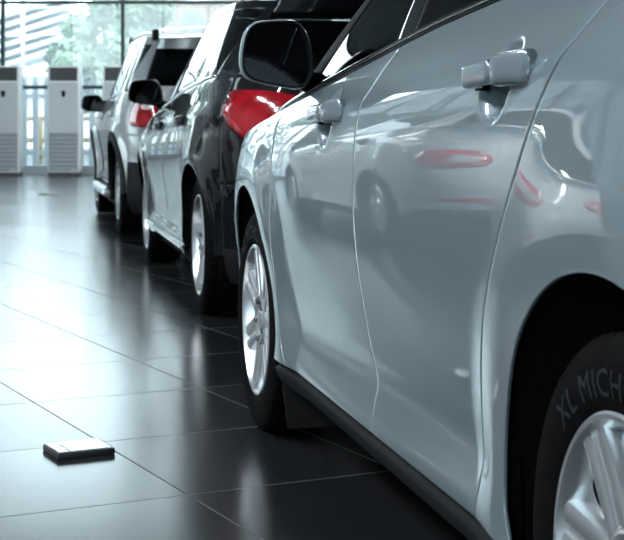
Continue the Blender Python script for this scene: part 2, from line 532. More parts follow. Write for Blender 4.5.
def make_car(c, root):
    """c: Car; root: the Empty the parts hang on"""
    paint = c.paint; g = .0022; rim = .0028
    hi = c.detail
    ZB = c.door_bottom
    top = c.top
    def door(name, lo, hi_, nu, nv, s_mid):
        """door between edge curves lo(z) (rear) and hi_(z) (front)"""
        u = np.linspace(0, 1, nu); v = np.linspace(0, 1, nv)
        U, V = np.meshgrid(u, v, indexing='ij')
        z = ZB + V * .8; S = s_mid + 0 * U
        for _ in range(8):
            z0 = ZB + g + rim; z1 = top(S) - g - rim
            z = z0 + (z1 - z0) * V
            S = lo(z) + g + rim + (hi_(z) - lo(z) - 2 * (g + rim)) * U
        return both(name, c.side(S, z), paint, root, rim=rim)
    nu, nv = (150, 150) if hi else (40, 50)
    fd = door('front_door', c.seam_mid, c.seam_front, nu, nv, 1.7)
    rd = door('rear_door', c.seam_rear, c.seam_mid, nu, nv, .8)
    # ---- quarter panels and fenders round the wheel arches
    def arch_panel(name, ctr, R, rear):
        zc = ctr[1]
        edge = c.seam_rear if rear else c.seam_front
        es = c.end_seam_r if rear else c.end_seam_f
        gg = g + rim
        sg = 1 if rear else -1            # the door side lies at +s for the rear arch
        zs = np.linspace(ZB + gg, float(top(edge(1.0))) - gg, 60)
        e1 = np.stack([edge(zs) - sg * gg, zs], 1)
        Sx = np.linspace(e1[-1, 0], es, 60)
        e2 = np.stack([Sx, top(Sx) - gg], 1)
        e2[0, 1] = min(e2[0, 1], e1[-1, 1] + .05)
        zb = np.linspace(e2[-1, 1], ZB + gg, 40)
        e3 = np.stack([np.full_like(zb, es), zb], 1)
        outer = np.concatenate([e1, e2[1:], e3[1:]])
        rows_in = []; rows_out = []
        for z in np.linspace(ZB + gg, zc, 14)[:-1]:
            rows_in.append((ctr[0] + sg * (R - .45 * (zc - z)), z)); rows_out.append((float(edge(z)) - sg * gg, z))
        corner = [math.atan2(p[1] - zc, sg * (p[0] - ctr[0])) for p in (e1[-1], e2[-1])]
        na = 110 if hi else 44
        an = sorted(list(np.linspace(0, PI, na)) + corner)
        for a in an:
            ra = a if sg > 0 else PI - a
            d = ray_poly(np.array(ctr), ra, outer)
            if d is None: continue
            rows_in.append((ctr[0] + R * math.cos(ra), zc + R * math.sin(ra)))
            rows_out.append((ctr[0] + d * math.cos(ra), zc + d * math.sin(ra)))
        for z in np.linspace(zc, ZB + gg, 14)[1:]:
            rows_in.append((ctr[0] - sg * (R - .45 * (zc - z)), z)); rows_out.append((es, z))
        I = np.array(rows_in); O = np.array(rows_out)
        nk = 46 if hi else 18
        t = np.linspace(0, 1, nk)**1.25
        Q = I[:, None, :] + (O - I)[:, None, :] * t[None, :, None]
        return both(name, c.side(Q[..., 0], Q[..., 1]), paint, root, rim=.003, depth=.003)
    arch_panel('rear_quarter_panel', c.arch_r, c.arch_R, True)
    arch_panel('front_fender', c.arch_f, c.arch_R, False)
    if getattr(c, 'arch_trim', None):
        for ctr in (c.arch_r, c.arch_f):
            a = np.linspace(-.30, PI + .30, 40)
            k = np.linspace(0, 1, 5)
            A, K = np.meshgrid(a, k, indexing='ij')
            S = ctr[0] + (c.arch_R - .01 + .065 * K) * np.cos(A); z = ctr[1] + (c.arch_R - .01 + .065 * K) * np.sin(A)
            z = np.maximum(z, ZB + .01)
            P = c.side(S, z); P[..., 0] -= .012
            both('wheel_arch_trim', P, c.arch_trim, root, rim=.005, depth=.03)
    # ---- liners, floor pan, backing
    for ctr in (c.arch_r, c.arch_f):
        for sx in (-1, 1):
            mb = MB(); n = 36; RL = c.arch_R + .012
            an = np.linspace(-.25, PI + .25, n)
            xi = .60
            def ring(x):
                out = []
                for a in an:
                    sy, zz = ctr[0] + RL * math.cos(a), ctr[1] + RL * math.sin(a)
                    out.append((sx * (float(c.W(sy, zz)) - .010 if x is None else x), sy, zz))
                return out
            V = ring(None) + ring(xi)
            F = [(i, i + 1, n + i + 1, n + i) for i in range(n - 1)] + [tuple(range(n, 2 * n))]
            mb.add(V, F); mb.build('wheel_arch_liner', M['liner'], root)
    mb = MB(); mb.box(-.60, .60, float(c.sr(.4)) + .12, float(c.sf(.4)) - .15, .17, .30)
    s0, s1 = c.arch_r[0] + c.arch_R + .02, c.arch_f[0] - c.arch_R - .02
    mb.box(-.80, .80, s0, s1, .17, .27)
    mb.build('floor_pan', M['dark'], root)
    for sx in (-1, 1):                      # dark inner skin that shows through the shut lines
        S, z = np.meshgrid(np.linspace(s0 - .02, s1 + .02, 20), np.linspace(ZB, .98, 16), indexing='ij')
        P = c.side(S, np.minimum(z, top(S) - .02)); P[..., 0] += .030
        panel('inner_door_skin', P, M['gap'], root, rim=0, depth=0, mirror=sx > 0)
    # ---- sills
    S, v = np.meshgrid(np.linspace(s0 - .025, s1 + .025, 30), np.linspace(0, 1, 9), indexing='ij')
    P = c.side(S, np.full_like(S, ZB + .012))
    prof_x = np.interp(v, [0, .1, .35, .7, 1], [.022, -.002, .004, .022, .075]); P[..., 0] += prof_x
    P[..., 2] = ZB - .004 - v * c.sill_h
    both('sill', P, c.sill_mat, root, rim=.004, depth=.03)
    # ---- ends
    rear, LR = c.end_setup(False, c.end_seam_r - .004)
    frnt, LF = c.end_setup(True, c.end_seam_f + .004)
    def wrap(name, f, L, z0, z1, m, nl=80, nz=20, l0=0., l1=None, off=0., **kw):
        l1 = L if l1 is None else l1
        l, v = np.meshgrid(np.linspace(l0 + .003, l1 - .003, nl), np.linspace(0, 1, nz), indexing='ij')
        z = z0 + .3 * v
        for _ in range(4):
            P = f(l, z)
            t1 = z1(P[..., 1]) if callable(z1) else z1
            z = z0 + (t1 - z0) * v
        P = f(l, z)
        return panel(name, P, m, root, **kw)
    zbr = c.rear_bumper_top
    wrap('rear_bumper', rear, LR, c.bumper_split + .002, zbr - .004, paint, rim=.004)
    wrap('rear_bumper_skirt', rear, LR, .19, c.bumper_split - .002, M['black_plastic'], rim=.004)
    wrap('rear_body_panel', rear, LR, zbr + .002, lambda S: top(S) - .004, paint, rim=.004)
    zbf = .60
    wrap('front_bumper', frnt, LF, .19, zbf - .003, paint, rim=.004)
    wrap('nose_panel', frnt, LF, zbf + .002, lambda S: top(S) - .004, paint, rim=.004)
    both_head = chaikin([(.02, .66), (.02, .80), (.25, .72), (.42, .64)], 2)
    for mr in (False, True):
        decal('headlamp', frnt, both_head, .006, M['head_lens'], root, mirror=mr, smooth_n=0)
    # ---- bonnet and rear deck
    def cap(name, f, L, seam, s_stop, zoff, crown, m, front):
        # left top edge from the cowl forward round to the centre line
        Sx = np.linspace(s_stop, seam, 24)
        e = c.side(Sx, top(Sx) - .002)
        l = np.linspace(.004, L / 2, 60); z = np.full_like(l, .8)
        for _ in range(6):
            P = f(l, z); z = top(P[:, 1]) - .002
        e = np.concatenate([e, f(l, z)])
        n = 41; v = np.linspace(-1, 1, n)
        P = np.zeros((len(e), n, 3))
        dist = np.clip(np.abs(e[:, 0]) / .8, 0, 1)
        P[..., 0] = -e[:, None, 0] * v[None] * .995
        P[..., 1] = e[:, None, 1]
        P[..., 2] = e[:, None, 2] + crown * dist[:, None] * (1 - np.abs(v[None])**3)
        panel(name, P[:-1], m, root, rim=.003, depth=.004)
    cap('bonnet', frnt, LF, c.end_seam_f, c.cowl - .05, 0, c.hood_crown, paint, True)
    cap('rear_deck', rear, LR, c.end_seam_r, .0, 0, .004, M['dark'], False)
    # ---- greenhouse
    gz0 = lambda S: top(np.clip(S, -.6, c.cowl)) + .004
    roofz = pchip(*zip(*c.roofline))
    def Wt(S, v):
        Sc = np.clip(S, -.25, c.cowl - .2)
        return c.W(Sc, top(Sc)) - .012 - c.tumble * v**1.15
    gf = lambda v: c.gf0 + (c.gf1 - c.gf0) * v - .05 * v * (1 - v) * -1
    gr = lambda v: c.gr0 + (c.gr1 - c.gr0) * v**1.2
    ng = c.ng; gc = .9
    def gz(S, v): return gz0(S) + (roofz(S) - gz0(S)) * v
    def gside(S, v):
        S, v = np.broadcast_arrays(np.asarray(S, float), np.asarray(v, float))
        t = np.where(S > gc, (S - gc) / (gf(v) - gc), (gc - S) / (gc - gr(v)))
        pl = np.maximum(1 - np.clip(t, 0, 1)**ng, 0)**(1 / ng)
        return np.stack([-Wt(S, v) * pl, S, gz(S, v)], -1)
    def gend(x, v, front):
        """x in [-1,1]: share of the half width across the windscreen or rear glass"""
        x, v = np.broadcast_arrays(np.asarray(x, float), np.asarray(v, float))
        a = (gf(v) - gc) if front else (gc - gr(v))
        S = gc + (1 if front else -1) * a * (1 - np.abs(x)**ng)**(1 / ng)
        return np.stack([x * Wt(S, v), S, gz(S, v)], -1)
    xa = c.pillar_x           # share of half width where the pillar starts on the screen
    def s_of_x(x, v, front):
        a = (gf(v) - gc) if front else (gc - gr(v))
        return gc + (1 if front else -1) * a * (1 - x**ng)**(1 / ng)
    vv = np.linspace(0, 1, 30)
    VH = c.win_top
    def gpatch(name, f0, f1, m, v0=0., v1=VH, n=18, off=0., **kw):
        u, v = np.meshgrid(np.linspace(0, 1, n), np.linspace(v0, v1, 30), indexing='ij')
        S = f0(v) + (f1(v) - f0(v)) * u
        P = gside(S, v)
        if off: P = P + grid_normals(P) * off
        return both(name, P, m, root, **kw)
    f_scr = lambda v: s_of_x(xa, v, True)
    r_scr = lambda v: s_of_x(c.pillar_xr, v, False)
    f_win = lambda v: np.minimum(f_scr(v) - .02, gf(v) - c.apil) if c.apil else f_scr(v) - .014
    r_win = lambda v: c.c0 + (c.c1 - c.c0) * v
    b_f = lambda v: c.b0 + .05 - c.b_lean * v
    b_r = lambda v: c.b0 - .05 - c.b_lean * v
    gpatch('windscreen_pillar', f_win, f_scr, c.pillar_mat or paint, rim=.003, depth=.02, off=.004)
    f_gl = f_win
    if not c.apil:
        f_gl = lambda v: f_win(v) - .36 * (1 - .8 * v)
        gpatch('window_trim', f_gl, lambda v: f_win(v) - .003, M['sill_black'], rim=.002, depth=.02, off=.002)  # matte black laid over the glass in place of its dark reflection
    gpatch('front_window', b_f, lambda v: f_gl(v) - .004, M['car_glass'], rim=0, depth=0)
    gpatch('door_pillar', b_r, b_f, c.pillar_mat or M['gloss_black'], rim=.002, depth=.02, off=.003, n=8)
    gpatch('rear_window', lambda v: r_win(v) + .004, b_r, M['car_glass'], rim=0, depth=0)
    gpatch('rear_pillar', r_scr, r_win, paint, rim=.003, depth=.02, off=.004)
    # window frame across the top, roof side
    gpatch('roof_side_frame', r_scr, f_scr, paint, v0=VH + .004, v1=1., n=60, rim=.002, depth=.02, off=.004)
    x, v = np.meshgrid(np.linspace(-xa, xa, 41), np.linspace(0, 1, 24), indexing='ij')
    panel('windscreen', gend(x, v, True), M['car_glass'], root, rim=0, depth=0)
    x, v = np.meshgrid(np.linspace(-c.pillar_xr, c.pillar_xr, 41), np.linspace(c.rg0, c.rg1, 24), indexing='ij')
    panel('tailgate_glass', gend(x, v, False), c.rear_glass, root, rim=0, depth=0)
    if c.rg0 > .02:
        x, v = np.meshgrid(np.linspace(-c.pillar_xr, c.pillar_xr, 41), np.linspace(0, c.rg0, 12), indexing='ij')
        panel('tailgate_rail', gend(x, v, False), paint, root, rim=.003, depth=.01)
    x, v = np.meshgrid(np.linspace(-c.pillar_xr, c.pillar_xr, 41), np.linspace(c.rg1, 1, 12), indexing='ij')
    P = gend(x, v, False)
    k = (v - c.rg1) / (1 - c.rg1); P[..., 1] -= c.spoiler * k * (1 - np.abs(x)**6 * .3)
    panel('roof_spoiler', P, paint, root, rim=.004, depth=.02)
    # roof
    th = np.linspace(0, 2 * PI, 97)
    kk = np.linspace(1, .04, 14)
    loop = []
    for a in th:
        cx = math.cos(a); sx = math.sin(a)
        fr = cx > 0
        tau = abs(cx)**(2 / ng); xx = np.sign(sx) * abs(sx)**(2 / ng)
        S = gc + (tau * (gf(1.) - gc) if fr else -tau * (gc - gr(1.)))
        loop.append((xx * float(Wt(S, 1.)), S))
    loop = np.array(loop); cen = np.array((0., (gf(1.) + gr(1.)) / 2))
    P = np.zeros((len(th), len(kk), 3))
    for j, q in enumerate(kk):
        p = cen + (loop - cen) * q
        P[:, j, 0] = p[:, 0]; P[:, j, 1] = p[:, 1]
        P[:, j, 2] = roofz(p[:, 1]) + .004 + c.roof_crown * (1 - q**2.5) + 0
    o = panel('roof', P, paint, root, rim=0, depth=0)
    # belt moulding
    for sx in (-1, 1):
        mb = MB(); S = np.linspace(c.c0 - .06, c.gf0 - (c.apil or .30) + .02, 40)
        A = gside(S, np.full_like(S, .012)); B = c.side(S, top(S) - .003)
        pts = [(-a[0] * sx if sx > 0 else a[0], a[1], a[2]) for a in (.5 * A + .5 * B)]
        mb.tube([(p[0] + sx * .002, p[1], p[2] + .004) for p in pts], .009, 8)
        o = mb.build('belt_moulding', M['chrome'] if c.chrome_belt else M['gloss_black'], root, True)
    # interior
    mb = MB(); mb.box(-.70, .70, c.cowl - .55, c.cowl - .12, .55, .93, .05); mb.build('dashboard', M['seat'], root, True)
    for sx in (-.37, .37):
        for sy, w in ((1.15, .25), (.25, .30)):
            mb = MB()
            mb.box(sx - w, sx + w, sy - .05, sy + .42, .32, .52, .05)
            q = MB(); q.box(sx - w + .02, sx + w - .02, sy - .14, sy - .02, .50, 1.06, .05)
            q.v = [(a, b - (z - .5) * .30, z) for a, b, z in q.v]; mb.add(q.v, q.f)
            q = MB(); q.box(sx - .12, sx + .12, sy - .32, sy - .24, 1.09, 1.26, .03); mb.add(q.v, q.f)
            mb.tube([(sx - .05, sy - .28, 1.02), (sx - .05, sy - .28, 1.12)], .008, 6); mb.tube([(sx + .05, sy - .28, 1.02), (sx + .05, sy - .28, 1.12)], .008, 6)
            mb.build('seat', M['seat'], root, True)
    mb = MB(); mb.lathe([(0, .165), (.012, .178), (.03, .178), (.036, .165), (.018, .155), (0, .165)], 32, axis='y', center=(-.37, c.cowl - .68, .86))
    mb.box(-.52, -.22, c.cowl - .67, c.cowl - .655, .84, .88); mb.build('steering_wheel', M['dark'], root, True)
    # wheels
    for ctr in (c.arch_r, c.arch_f):
        for right in (False, True):
            x = (1 if right else -1) * (c.track - c.tw / 2)
            make_wheel(c.key, c.wR, c.tw, c.rim_r, c.wheel_style, root, (x, ctr[0], c.wR), right,
                       letters=(c.letters and not right), spin=c.spin[0] if ctr is c.arch_r else c.spin[1])
    # handles
    for which, (hs, hz, d) in (('rear', (c.handle_r[0], c.handle_r[1], rd)), ('front', (c.handle_f[0], c.handle_f[1], fd))):
        for k, dr in enumerate(d):
            make_handle(c, dr, hs, hz, c.handle_len, k == 1, paint)
    # mirrors
    for mr in (False, True): make_mirror(c, root, mr)
    # mud flaps
    if c.mudflap:
        for sx in (-1, 1):
            mb = MB(); s_ = c.arch_f[0] - c.arch_R + .004
            w_ = float(c.W(s_, .4)) - .006
            for a, b in ((0, 1),):
                n = 8; V = []; 
                for i in range(n + 1):
                    t = i / n; z = .09 + .37 * t; sy = s_ - .05 * (1 - t)**1.5 + (.03 * t * t)
                    xo = w_ - .02 * (1 - t)**2; xi = xo - .20 * (1 - .75 * t)
                    V += [(sx * xo, sy, z), (sx * xi, sy, z), (sx * xi, sy - .012, z), (sx * xo, sy - .012, z)]
                F = [(4 * i + j, 4 * i + (j + 1) % 4, 4 * i + 4 + (j + 1) % 4, 4 * i + 4 + j) for i in range(n) for j in range(4)]
                F += [(0, 1, 2, 3), tuple(4 * n + j for j in (3, 2, 1, 0))]
                mb.add(V, F)
            mb.build('mud_flap', M['black_plastic'], root)
    c.rear = rear; c.LR = LR; c.gside = gside; c.gend = gend; c.roofz = roofz; c.Wt = Wt
    return fd, rd

def rounded_bar(mb, f, s0, s1, z0, h, x0, x1, n=16, k=20, tilt=0., x1b=None):
    """a bar along s whose cross-section is a rounded rectangle standing off the surface between x0 and x1"""
    V = []; F = []
    for i in range(n + 1):
        t = i / n; s = s0 + (s1 - s0) * t
        e = (1 - abs(2 * t - 1)**8)**(1 / 8.) if 0 < i < n else .15
        base = f(s, z0)
        xe = x1 if x1b is None else x1 + (x1b - x1) * (1 - t)**2
        xm = (x0 + xe) / 2; hx = (xe - x0) / 2
        for j in range(k):
            a = 2 * PI * j / k
            ca = np.sign(math.cos(a)) * abs(math.cos(a))**.55; sa = np.sign(math.sin(a)) * abs(math.sin(a))**.55
            V.append((base[0] - xm - hx * ca * (.55 + .45 * e), s, z0 + tilt * (s - s0) + h / 2 * sa * (.3 + .7 * e)))
    for i in range(n):
        for j in range(k):
            F.append((i * k + j, i * k + (j + 1) % k, (i + 1) * k + (j + 1) % k, (i + 1) * k + j))
    F.append(tuple(range(k))); F.append(tuple(n * k + j for j in range(k - 1, -1, -1)))
    mb.add(V, F)

def make_handle(c, dr, hs, hz, ln, right, paint):
    def f(s, z): 
        d = c.dents; c.dents = []
        p = c.side(s, z); c.dents = d
        return p
    s1 = hs + ln / 2; s0 = hs - ln / 2; sm = s0 + ln * .43
    def fin(mb, name, m):
        if right: mb.v = [(-a, b, z) for a, b, z in mb.v]
        return sharp(mb.build(name, m, dr), 40)
    tl = -c.rise
    mb = MB(); rounded_bar(mb, f, sm + .0015, s1, hz + tl * (sm - s0), .038, .012, .034, tilt=tl)
    rounded_bar(mb, f, s1 - .045, s1, hz + tl * ln, .034, -.006, .026, tilt=tl)
    fin(mb, 'door_handle', paint)
    mb = MB(); rounded_bar(mb, f, s0, sm - .0015, hz, .050, -.008, .035, tilt=tl, x1b=.010)
    fin(mb, 'handle_cap', paint)
    mb = MB(); rounded_bar(mb, f, s0 + .006, sm - .004, hz - .003, .050, -.010, .006, tilt=tl)
    fin(mb, 'handle_gasket', M['gap'])
    mb = MB(); rounded_bar(mb, f, s1 - .05, s1 + .002, hz + tl * ln - .004, .034, -.006, .006, tilt=tl)
    fin(mb, 'handle_gasket', M['gap'])

def make_mirror(c, root, right):
    cx, cs, cz = c.mirror_pos; w, h, dp = c.mirror_size
    n = 40
    # outline in (x,z), with x growing outwards, as a rounded trapezoid
    out = chaikin([(-.56, -.54), (-.42, .52), (.10, .52), (.44, .46), (.54, .05), (.52, -.32), (.2, -.43)], 3)
    out = out - (out.max(0) + out.min(0)) / 2
    out = out / np.array((np.ptp(out[:, 0]), np.ptp(out[:, 1])))
    n = len(out)
    V = []; F = []
    ks = [(0., .93), (-.012, .945), (-.012, .98), (-.010, 1.005), (.006, 1.03)]
    for t in np.linspace(.15, .985, 9): ks.append((dp * t, math.sqrt(max(0, 1 - t**2.6)) * 1.02))
    sx = 1 if right else -1
    for d, sc in ks:
        for a, b in out: V.append((sx * (abs(cx) + a * w * sc), cs + d, cz + b * h * sc))
    for r in range(len(ks) - 1):
        for i in range(n): F.append((r * n + i, r * n + (i + 1) % n, (r + 1) * n + (i + 1) % n, (r + 1) * n + i))
    F.append(tuple((len(ks) - 1) * n + i for i in range(n)))
    mb = MB(); mb.add(V, F)
    hou = mb.build('door_mirror', c.mirror_mat, root, True)
    if right or True:
        mb = MB(); V = [(sx * (abs(cx) + a * w * .94), cs + .002, cz + b * h * .94) for a, b in out]
        V += [(sx * (abs(cx) + a * w * .94), cs + .008, cz + b * h * .94) for a, b in out]
        mb.add(V, [tuple(range(n)), tuple(range(2 * n - 1, n - 1, -1))] + [(i, (i + 1) % n, n + (i + 1) % n, n + i) for i in range(n)])
        mb.build('mirror_glass', M['mirror'], hou)
        mb = MB()
        for (k0, k1, d) in ((.93, 1.005, -.018),):
            V = []
            for sc, dd in ((.925, 0.), (.935, -.017), (.965, -.019), (.985, -.014), (.99, .004)):
                V += [(sx * (abs(cx) + a * w * sc), cs + dd, cz + b * h * sc) for a, b in out]
            mb.add(V, [(r * n + i, r * n + (i + 1) % n, (r + 1) * n + (i + 1) % n, (r + 1) * n + i) for r in range(4) for i in range(n)])
        mb.build('mirror_rim', M['black_plastic'], hou, True)
        # stalk to the door corner
        xin = float(c.W(cs + .06, float(c.top(cs)) - .01)) - .03
        mb = MB()
        x0 = abs(cx) - w * .30
        zc = cz - h * .30
        pts = [(sx * x0, cs + dp * .40, zc), (sx * (x0 - .4 * (x0 - xin)), cs + dp * .50, zc - .012), (sx * xin, cs + dp * .60, float(c.top(cs)) + .02)]
        mb.tube(pts, [.028, .026, .034], 12)
        mb.build('mirror_stalk', M['black_plastic'], hou, True)

# ------------------------------------------------------------------ car definitions
def tail_lamp(c, root, poly, m, name='tail_lamp', h=.010, inner=None, puff=.006):
    for mr in (False, True):
        o = decal(name, c.rear, poly, h, m, root, mirror=mr, smooth_n=3, puff=puff)
        if inner:
            for nm, pl, mm in inner:
                decal(nm, c.rear, pl, h + puff + .001, mm, o, mirror=mr, smooth_n=2, puff=.002, skirt=-.004)

def ang_place(P_rear_outer, deg, half):
    """origin of a car from where its rear left tyre's outer face meets the floor"""
    A = math.radians(deg); r = (math.cos(A), math.sin(A))
    return (P_rear_outer[0] + half * r[0], P_rear_outer[1] + half * r[1], 0.)

COMMON = dict(flares=[], pillar_mat=None, sill_h=.085, chrome_belt=False, mudflap=False, letters=False, spin=(.3, 1.1), hood_crown=.05,
              win_top=.90, pillar_x=.90, pillar_xr=.88, apil=.22, rear_glass=M['car_glass'], spoiler=.04, roof_crown=.05,
              arch_trim=None, ng=5., b_lean=.06, rg0=.04, rg1=.86, bumper_split=.34, handle_len=.25, detail=False, sill_mat=M['sill_black'])

def near_car():
    k = dict(COMMON)
    k.update(paint=M['silverblue'], detail=True, key='near',
        profile=[(.10, .845), (.20, .868), (.255, .880), (.285, .883), (.325, .878), (.365, .872), (.43, .882), (.50, .893), (.62, .908), (.76, .914), (.86, .910), (.915, .902), (.94, .894), (.965, .878), (1.0, .856), (1.046, .822), (1.10, .780), (1.2, .70)],
        rise=.045, apil=0, front_z=[(.15, 3.42), (.35, 3.50), (.55, 3.52), (.75, 3.46), (.95, 3.36)],
        rear_z=[(.15, -.80), (.35, -.92), (.60, -.95), (.8, -.90), (1.1, -.78)],
        topline=[(-.95, 1.10), (-.4, 1.13), (.1, 1.135), (.98, 1.085), (1.25, 1.055), (1.75, .992), (2.25, .93), (2.6, .885), (3.0, .83), (3.3, .755), (3.55, .66)],
        flares=[((0.02, .32), .012, .42, .60), ((2.6, .32), .014, .42, .62)],
        door_bottom=.258, seam_mid=pchip([.25, .35, .5, .75, .95, 1.06, 1.2], [1.255, 1.24, 1.262, 1.285, 1.275, 1.255, 1.23]),
        seam_front=pchip([.25, .32, .45, .7, .85, 1.0], [2.10, 2.15, 2.19, 2.20, 2.19, 2.15]),
        seam_rear=pchip([.25, .29, .4, .51, .65, .74, .86, .97, 1.05, 1.2], [.60, .575, .535, .50, .435, .375, .285, .20, .145, .06]),
        arch_r=(.02, .32), arch_f=(2.60, .32), arch_R=.392, end_seam_r=-.50, end_seam_f=3.06,
        rear_bumper_top=.64, cowl=2.55, gf0=2.70, gf1=1.45, gr0=-.74, gr1=-.45, tumble=.17, ng=7., pillar_x=.95,
        roofline=[(-.8, 1.40), (-.3, 1.44), (.5, 1.475), (1.0, 1.47), (1.5, 1.43), (2.5, 1.36)],
        b0=1.27, c0=-.05, c1=-.25, wR=.318, tw=.205, track=.890, rim_r=.213, wheel_style=(7, 'twin'), letters=True,
        handle_r=(.405, .977), handle_f=(1.545, .922), handle_len=.24,
        mirror_pos=(.948, 1.93, 1.062), mirror_size=(.180, .168, .11), mirror_mat=M['silverblue'], mudflap=True,
        chrome_belt=False, spin=(.13, .5),
        dents=[((.43, .960), (.066, .068), .024), ((1.58, .905), (.066, .068), .024)])
    return Car(**k)

def hatch_car():
    k = dict(COMMON)
    k.update(paint=M['black_paint'], key='hatch', pillar_mat=M['sill_black'],
        profile=[(.10, .83), (.20, .86), (.26, .88), (.31, .882), (.36, .868), (.45, .872), (.62, .892), (.74, .900), (.82, .898), (.88, .886), (.91, .868), (.95, .858), (1.0, .845), (1.06, .82), (1.15, .77), (1.3, .70)],
        rise=.05, front_z=[(.15, 3.40), (.35, 3.48), (.55, 3.50), (.75, 3.44), (.95, 3.34)],
        rear_z=[(.15, -.72), (.35, -.82), (.60, -.86), (.8, -.84), (1.1, -.76)],
        topline=[(-.95, 1.09), (-.4, 1.10), (.1, 1.08), (.98, 1.03), (1.5, .985), (2.1, .94), (2.6, .885), (3.0, .83), (3.3, .755), (3.55, .66)],
        flares=[((0.0, .32), .022, .40, .56), ((2.6, .32), .022, .40, .58)],
        door_bottom=.30, seam_mid=pchip([.25, .6, 1.06], [1.22, 1.26, 1.24]),
        seam_front=pchip([.25, .45, .8, 1.0], [2.10, 2.16, 2.18, 2.14]),
        seam_rear=pchip([.25, .4, .51, .65, .74, .86, 1.05, 1.2], [.58, .52, .48, .43, .375, .28, .10, -.03]),
        arch_r=(.0, .325), arch_f=(2.60, .325), arch_R=.375, end_seam_r=-.46, end_seam_f=3.05, nr=5.,
        rear_bumper_top=.62, cowl=2.40, gf0=2.40, gf1=1.25, gr0=-.66, gr1=-.42, tumble=.19,
        roofline=[(-.8, 1.40), (-.3, 1.44), (.5, 1.475), (1.0, 1.475), (1.5, 1.43), (2.5, 1.37)],
        b0=1.24, c0=-.10, c1=-.22, wR=.32, tw=.215, track=.865, rim_r=.228, wheel_style=(5, 'five'),
        handle_r=(.42, .90), handle_f=(1.50, .87),
        mirror_pos=(.935, 1.83, 1.06), mirror_size=(.20, .15, .13), mirror_mat=M['gloss_black'], chrome_belt=True, sill_h=.10,
        rg0=.10, rg1=.84, spoiler=.08, rear_glass=M['car_glass'])
    k['sill_mat'] = M['black_paint']
    return Car(**k)

def suv_car():
    k = dict(COMMON)
    k.update(paint=M['silver'], key='suv', pillar_mat=M['sill_black'],
        profile=[(.15, .82), (.25, .85), (.34, .872), (.40, .876), (.46, .866), (.56, .872), (.72, .888), (.84, .894), (.92, .890), (.97, .878), (1.02, .862), (1.10, .835), (1.2, .79), (1.35, .72)],
        rise=.02, front_z=[(.15, 3.40), (.35, 3.48), (.55, 3.50), (.85, 3.46), (1.05, 3.36)],
        rear_z=[(.15, -.66), (.35, -.78), (.60, -.80), (.8, -.77), (1.1, -.70)],
        topline=[(-.95, 1.13), (-.4, 1.13), (.1, 1.11), (.98, 1.075), (1.5, 1.06), (2.1, 1.04), (2.6, 1.01), (3.0, .97), (3.3, .90), (3.55, .82)],
        flares=[((0.0, .35), .035, .42, .56), ((2.66, .35), .035, .42, .56)],
        door_bottom=.36, seam_mid=pchip([.25, .6, 1.06], [1.22, 1.26, 1.24]),
        seam_front=pchip([.25, .45, .8, 1.0], [2.12, 2.18, 2.22, 2.16]),
        seam_rear=pchip([.25, .4, .51, .65, .78, .9, 1.05, 1.2], [.60, .54, .51, .46, .40, .30, .18, .05]),
        arch_r=(.0, .35), arch_f=(2.66, .35), arch_R=.405, end_seam_r=-.46, end_seam_f=3.10, nr=6.,
        rear_bumper_top=.78, cowl=2.45, gf0=2.40, gf1=1.40, gr0=-.62, gr1=-.42, tumble=.17,
        roofline=[(-.8, 1.50), (-.3, 1.535), (.5, 1.565), (1.0, 1.565), (1.5, 1.53), (2.5, 1.48)],
        b0=1.24, c0=-.10, c1=-.20, wR=.345, tw=.225, track=.87, rim_r=.222, wheel_style=(6, 'thin'),
        handle_r=(.42, .95), handle_f=(1.50, .93),
        mirror_pos=(.95, 1.90, 1.05), mirror_size=(.20, .155, .12), mirror_mat=M['black_plastic'],
        bumper_split=.58, rg0=.06, rg1=.80, spoiler=.05, arch_trim=M['sill_black'], win_top=.88)
    return Car(**k)

def white_car():
    c = near_car(); c.sr = pchip([.15, .35, .60, .8, 1.1], [-.66, -.78, -.81, -.77, -.66])
    c.paint = M['white_paint']; c.detail = False; c.letters = False; c.mirror_mat = M['white_paint']; c.mudflap = False
    return c

A_DEG = 12.2
a_root = empty('car', (1.2475, 2.020, 0), math.radians(A_DEG))
tag(a_root, 'pale silver-blue car nearest the viewer, its side filling the right half', 'car', 'cars parked in line')
ca = near_car(); make_car(ca, a_root)
tail_lamp(ca, a_root, [(.05, .74), (.05, .90), (.42, .92), (.62, .88), (.62, .78), (.35, .74)], M['red_lens'],
          inner=[('reversing_lens', [(.30, .78), (.30, .87), (.58, .86), (.58, .79)], M['clear_lens'])])

b_root = empty('car', ang_place((-.535, 6.98), 11.6, .865), math.radians(11.6))
tag(b_root, 'black hatchback with a large red tail lamp, parked second in the line', 'car', 'cars parked in line')
cb = hatch_car(); make_car(cb, b_root)
tail_lamp(cb, b_root, [(-.07, .995), (-.03, 1.035), (.30, 1.03), (.54, .99), (.50, .88), (.34, .80), (.16, .83), (.01, .92)], M['red_lens'],
          inner=[('reversing_lens', [(.26, .835), (.40, .875), (.45, .86), (.34, .815)], M['clear_lens'])])

